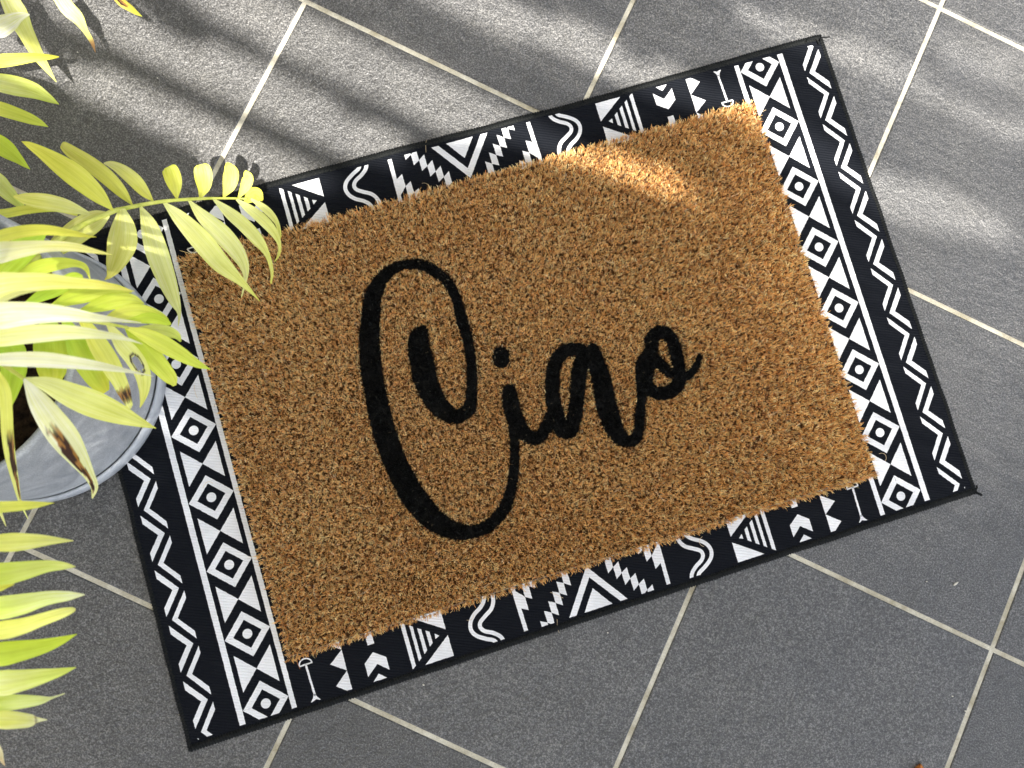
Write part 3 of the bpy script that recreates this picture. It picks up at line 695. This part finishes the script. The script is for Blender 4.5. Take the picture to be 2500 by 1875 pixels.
# pale upper leaves, nearest the camera
f3 = frond([(-110, 880, .17), (-130, 800, .36), (-110, 700, .43), (-90, 600, .43), (-70, 540, .40)], .0032, .0016)
leaf(f3, Z2([(-170,600,15),(-30,570,48),(150,525,50),(350,510,40),(550,535,26),(680,558,10),(742,564,2)]), .36, .31, YEL, MUS)
leaf(f3, Z2([(330,520,40),(240,600,95),(140,690,110),(50,790,95),(-60,900,60)]), .24, .27, GRN, LIME)
leaf(f3, Z2([(-200,740,20),(-30,690,84),(150,660,66),(350,637,46),(550,640,36),(720,672,20),(870,702,2)]), .38, .32, WHT, MUS)
leaf(f3, Z2([(-250,1010,20),(-40,960,115),(150,925,88),(350,908,66),(550,918,46),(750,932,36),(900,955,18),(1038,983,2)]), .42, .33, PALE, MUS)
leaf(f3, Z2([(-250,1230,20),(-40,1180,100),(150,1158,92),(350,1152,76),(550,1165,55),(750,1190,32),(930,1208,14),(1092,1226,2)]), .44, .36, WHT, WHT)
leaf(f3, Z2([(-250,1360,20),(-40,1345,66),(150,1322,72),(350,1305,68),(550,1300,54),(750,1315,36),(950,1345,18),(1100,1390,2)]), .43, .35, PALE, WHT)
leaf(f3, Z2([(-150,1500,12),(-40,1510,42),(150,1507,58),(350,1512,60),(550,1532,50),(750,1558,36),(950,1592,18),(1080,1617,8),(1186,1640,2)]), .42, .34, WHT, WHT)
leaf(f3, Z3([(-90,150,60),(60,150,110),(105,300,108),(80,480,70),(60,600,35),(60,690,5)]), .27, .25, GRN, LIME)

# lower middle frond hanging over the pot rim
f4 = frond([(-80, 880, .17), (-20, 820, .25), (80, 775, .30), (202, 782, .295), (260, 790, .285), (312, 800, .27)], .0026, .0009)
leaf(f4, Z2([(150,855,28),(300,800,58),(450,770,50),(580,768,30),(660,802,22),(694,885,4)]), .29, .27, LIME, YEL)
leaf(f4, Z2([(190,1085,15),(330,1010,50),(470,945,62),(580,890,60),(640,872,15)]), .28, .27, GRN, LIME)
leaf(f4, Z2([(400,1095,15),(560,1030,62),(740,985,72),(900,975,45),(1020,985,6)]), .285, .26, LIME, YEL)
leaf(f4, Z2([(620,1135,15),(780,1085,58),(900,1055,62),(1020,1050,44),(1112,1078,4)]), .28, .255, LIME, YEL)
leaf(f4, Z2([(800,1205,15),(940,1150,50),(1060,1135,55),(1160,1150,45),(1260,1195,32),(1310,1245,6)]), .27, .25, YEL, LIME)
leaf(f4, Z2([(940,1215,12),(1080,1190,42),(1200,1195,40),(1290,1225,22),(1320,1240,5)]), .265, .25, LIME, LIME)
leaf(f4, Z2([(1020,1285,10),(1150,1278,38),(1270,1288,46),(1360,1322,32),(1394,1372,6)]), .255, .235, PALE, LIME)
leaf(f4, Z2([(975,1265,10),(1120,1320,52),(1260,1392,66),(1400,1472,55),(1520,1542,32),(1626,1586,2)]), .27, .22, YEL, LIME)
leaf(f4, Z3([(965,-10,12),(1080,120,64),(1180,235,76),(1265,330,66),(1325,400,48),(1348,448,14)]), .265, .22, LIME, YEL)
leaf(f4, Z3([(820,-50,12),(940,125,62),(1030,230,70),(1098,350,64),(1112,470,44),(1098,560,20),(1080,618,3)]), .275, .235, PALE, YEL, hole=(.40, 0.0, .085, .42), label='yellow leaflet with a torn hole rimmed in brown')
leaf(f4, Z3([(640,-60,35),(750,120,74),(845,270,78),(915,400,62),(955,490,52),(1000,600,26),(1015,620,6)]), .28, .235, YEL, PALE, brown=(.62, .80, -1.5, 1.5), label='yellow leaflet with a burnt brown band near its dry tip')
leaf(f4, Z3([(500,-60,30),(610,150,98),(690,290,104),(770,420,80),(820,495,30)]), .27, .23, GRN, MUS)
leaf(f4, Z3([(370,-80,50),(385,90,125),(395,240,128),(405,360,105),(415,440,40)]), .26, .24, GRN, MUS)

# low leaves with brown tips
f5 = frond([(-90, 880, .17), (-50, 870, .27), (0, 886, .33), (30, 905, .34), (58, 925, .34)], .0018, .0010)
leaf(f5, Z3([(195,390,8),(380,445,66),(560,525,98),(750,600,104),(930,670,76),(1080,730,38),(1204,776,2)]), .335, .27, PALE, YEL)
leaf(f5, Z3([(185,395,10),(290,560,80),(400,720,112),(520,880,112),(615,1020,76),(690,1140,44),(728,1230,30),(712,1318,6)]), .34, .20, WHT, PALE, brown=(.30, .95, -.05, .75), label='pale drooping leaflet with a long dark brown scorch mark')
leaf(f5, Z3([(-40,330,30),(30,480,52),(48,640,50),(58,820,48),(80,1000,42),(118,1180,28),(155,1340,13),(216,1476,3)]), .35, .22, YEL, PALE, brown=(.42, .86, -.9, .1), label='narrow pale leaflet with a browned edge')
leaf(f5, Z3([(-60,1290,12),(-20,1380,16),(15,1455,12),(46,1532,3)]), .30, .24, PALE, PALE)

# lower left frond, its stem outside the frame
f6 = frond([(-110, 900, .17), (-180, 1150, .31), (-140, 1400, .36), (-110, 1650, .36), (-100, 1900, .32)], .0034, .0012)
leaf(f6, Z3([(-160,1390,12),(-30,1386,42),(130,1376,40),(280,1366,26),(417,1352,2)]), .36, .33, YEL, YEL)
leaf(f6, Z4([(-180,85,15),(-20,75,60),(150,66,62),(330,56,36),(518,58,2)]), .37, .33, YEL, PALE)
leaf(f6, Z4([(-200,330,15),(-20,302,80),(150,272,68),(330,238,44),(450,235,26),(532,241,3)]), .37, .32, LIME, PALE)
leaf(f6, Z4([(-200,400,10),(-20,395,22),(50,378,12),(103,365,2)]), .38, .36, YEL, MUS)
leaf(f6, Z4([(-200,560,15),(-20,536,80),(150,506,72),(330,463,50),(480,447,34),(597,438,3)]), .37, .32, LIME, WHT)
leaf(f6, Z4([(-200,700,15),(-20,694,62),(150,662,58),(300,612,46),(430,570,36),(512,545,20),(532,536,4)]), .37, .32, YEL, PALE)
leaf(f6, Z4([(-200,880,15),(-20,862,82),(150,832,72),(300,802,52),(430,762,30),(542,716,2)]), .37, .32, LIME, LIME)
leaf(f6, Z4([(-200,1080,15),(-20,1066,88),(150,1042,76),(300,1012,52),(430,982,28),(537,950,2)]), .37, .32, PALE, LIME)
leaf(f6, Z4([(-200,1210,15),(-20,1204,56),(150,1192,50),(280,1182,32),(365,1165,9),(457,1134,4)]), .36, .31, LIME, WHT)
leaf(f6, Z4([(-200,1320,15),(-20,1320,62),(100,1322,62),(185,1325,52),(228,1322,40),(262,1320,20),(332,1320,3)]), .36, .31, YEL, WHT, brown=(.76, .82, -1.2, 1.2), label='blunt pale leaflet with a brown ring before its dry tip')
leaf(f6, Z4([(-60,1420,12),(0,1530,14),(12,1600,16),(34,1642,3)]), .34, .31, WHT, (.7, .45, .15))
# stumps of stems rising from the soil
for k in range(7):
    a = k*.9; r = .012+.006*(k % 3)
    base = Vector((PC.x+r*math.cos(a), PC.y+r*math.sin(a), .15)); tipp = base+Vector((math.cos(a)*.02, math.sin(a)*.02, .09))
    v, f = tube([base, (base+tipp)/2+Vector((0, 0, .01)), tipp], [.0045, .0035, .002], 8); link('stem', mesh('stem', v, f), STEM, plant, True)

# ------------------------------------------------------------------ small things on the tiles
def petal(name, L, z, mat, label, cat, thick=.0006, group=None):
    Q = catmull(L, 10); V = []; n = 10; m = 5
    for i in range(n):
        d = Q[min(i+1, n-1), :2]-Q[max(i-1, 0), :2]; d /= np.linalg.norm(d); nn = np.array([-d[1], d[0]])
        for j in range(m):
            s = -1+2*j/(m-1); V.append(at(Q[i, 0]+nn[0]*s*Q[i, 2], Q[i, 1]+nn[1]*s*Q[i, 2], z+thick*(1-s*s)+.0003))
    for p in list(V): V.append(Vector((p.x, p.y, .0001)))
    K = n*m; Fc = []
    for i in range(n-1):
        for j in range(m-1): a = i*m+j; Fc.append((a, a+1, a+m+1, a+m)); Fc.append((K+a+m, K+a+m+1, K+a+1, K+a))
    rim = [j for j in range(m)]+[i*m+m-1 for i in range(1, n)]+[(n-1)*m+j for j in range(m-2, -1, -1)]+[i*m for i in range(n-2, 0, -1)]
    for a, b in zip(rim, rim[1:]+rim[:1]): Fc.append((b, a, K+a, K+b))
    o = link(name, mesh(name, V, Fc), mat, None, True); return tag(o, label, cat, group)
petal('fallen_leaf', [(2240, 1900, 4), (2244, 1888, 15), (2247, 1877, 11), (2249, 1867, 2)], .0015, ORANGE, 'rust orange dry leaf tip at the bottom edge, left of the lower right grout line', 'leaf', .003)
petal('seed_husk', [(2329, 1429, 1.2), (2334, 1425, 2.6), (2340, 1421, .6)], .0003, HUSK, 'pale seed husk lying on the grey tile below the right corner of the rug', 'husk')
for (x, y, r), lb in zip([(1034, 1672, 2.4), (1484, 1545, 1.8), (2326, 1700, 1.8), (2357, 1736, 2.0), (2263, 1420, 1.6), (189, 127, 1.7), (384, 190, 1.7)],
    ['tiny pale crumb on the tile below the rug, between the two lower left grout lines', 'tiny pale crumb on the tile just below the middle of the lower rug edge', 'tiny white crumb on the lower right tile, further left of the grout line',
     'tiny white crumb close beside the lower right grout line', 'tiny white crumb left of the seed husk', 'tiny white crumb on the sunlit tile nearest the upper left leaves', 'tiny white crumb in the shade streak on the upper left tile']):
    petal('crumb', [(x-r, y-r*.4, .4), (x, y, r), (x+r, y+r*.5, .4)], .0003, HUSK, lb, 'crumb', .0008)
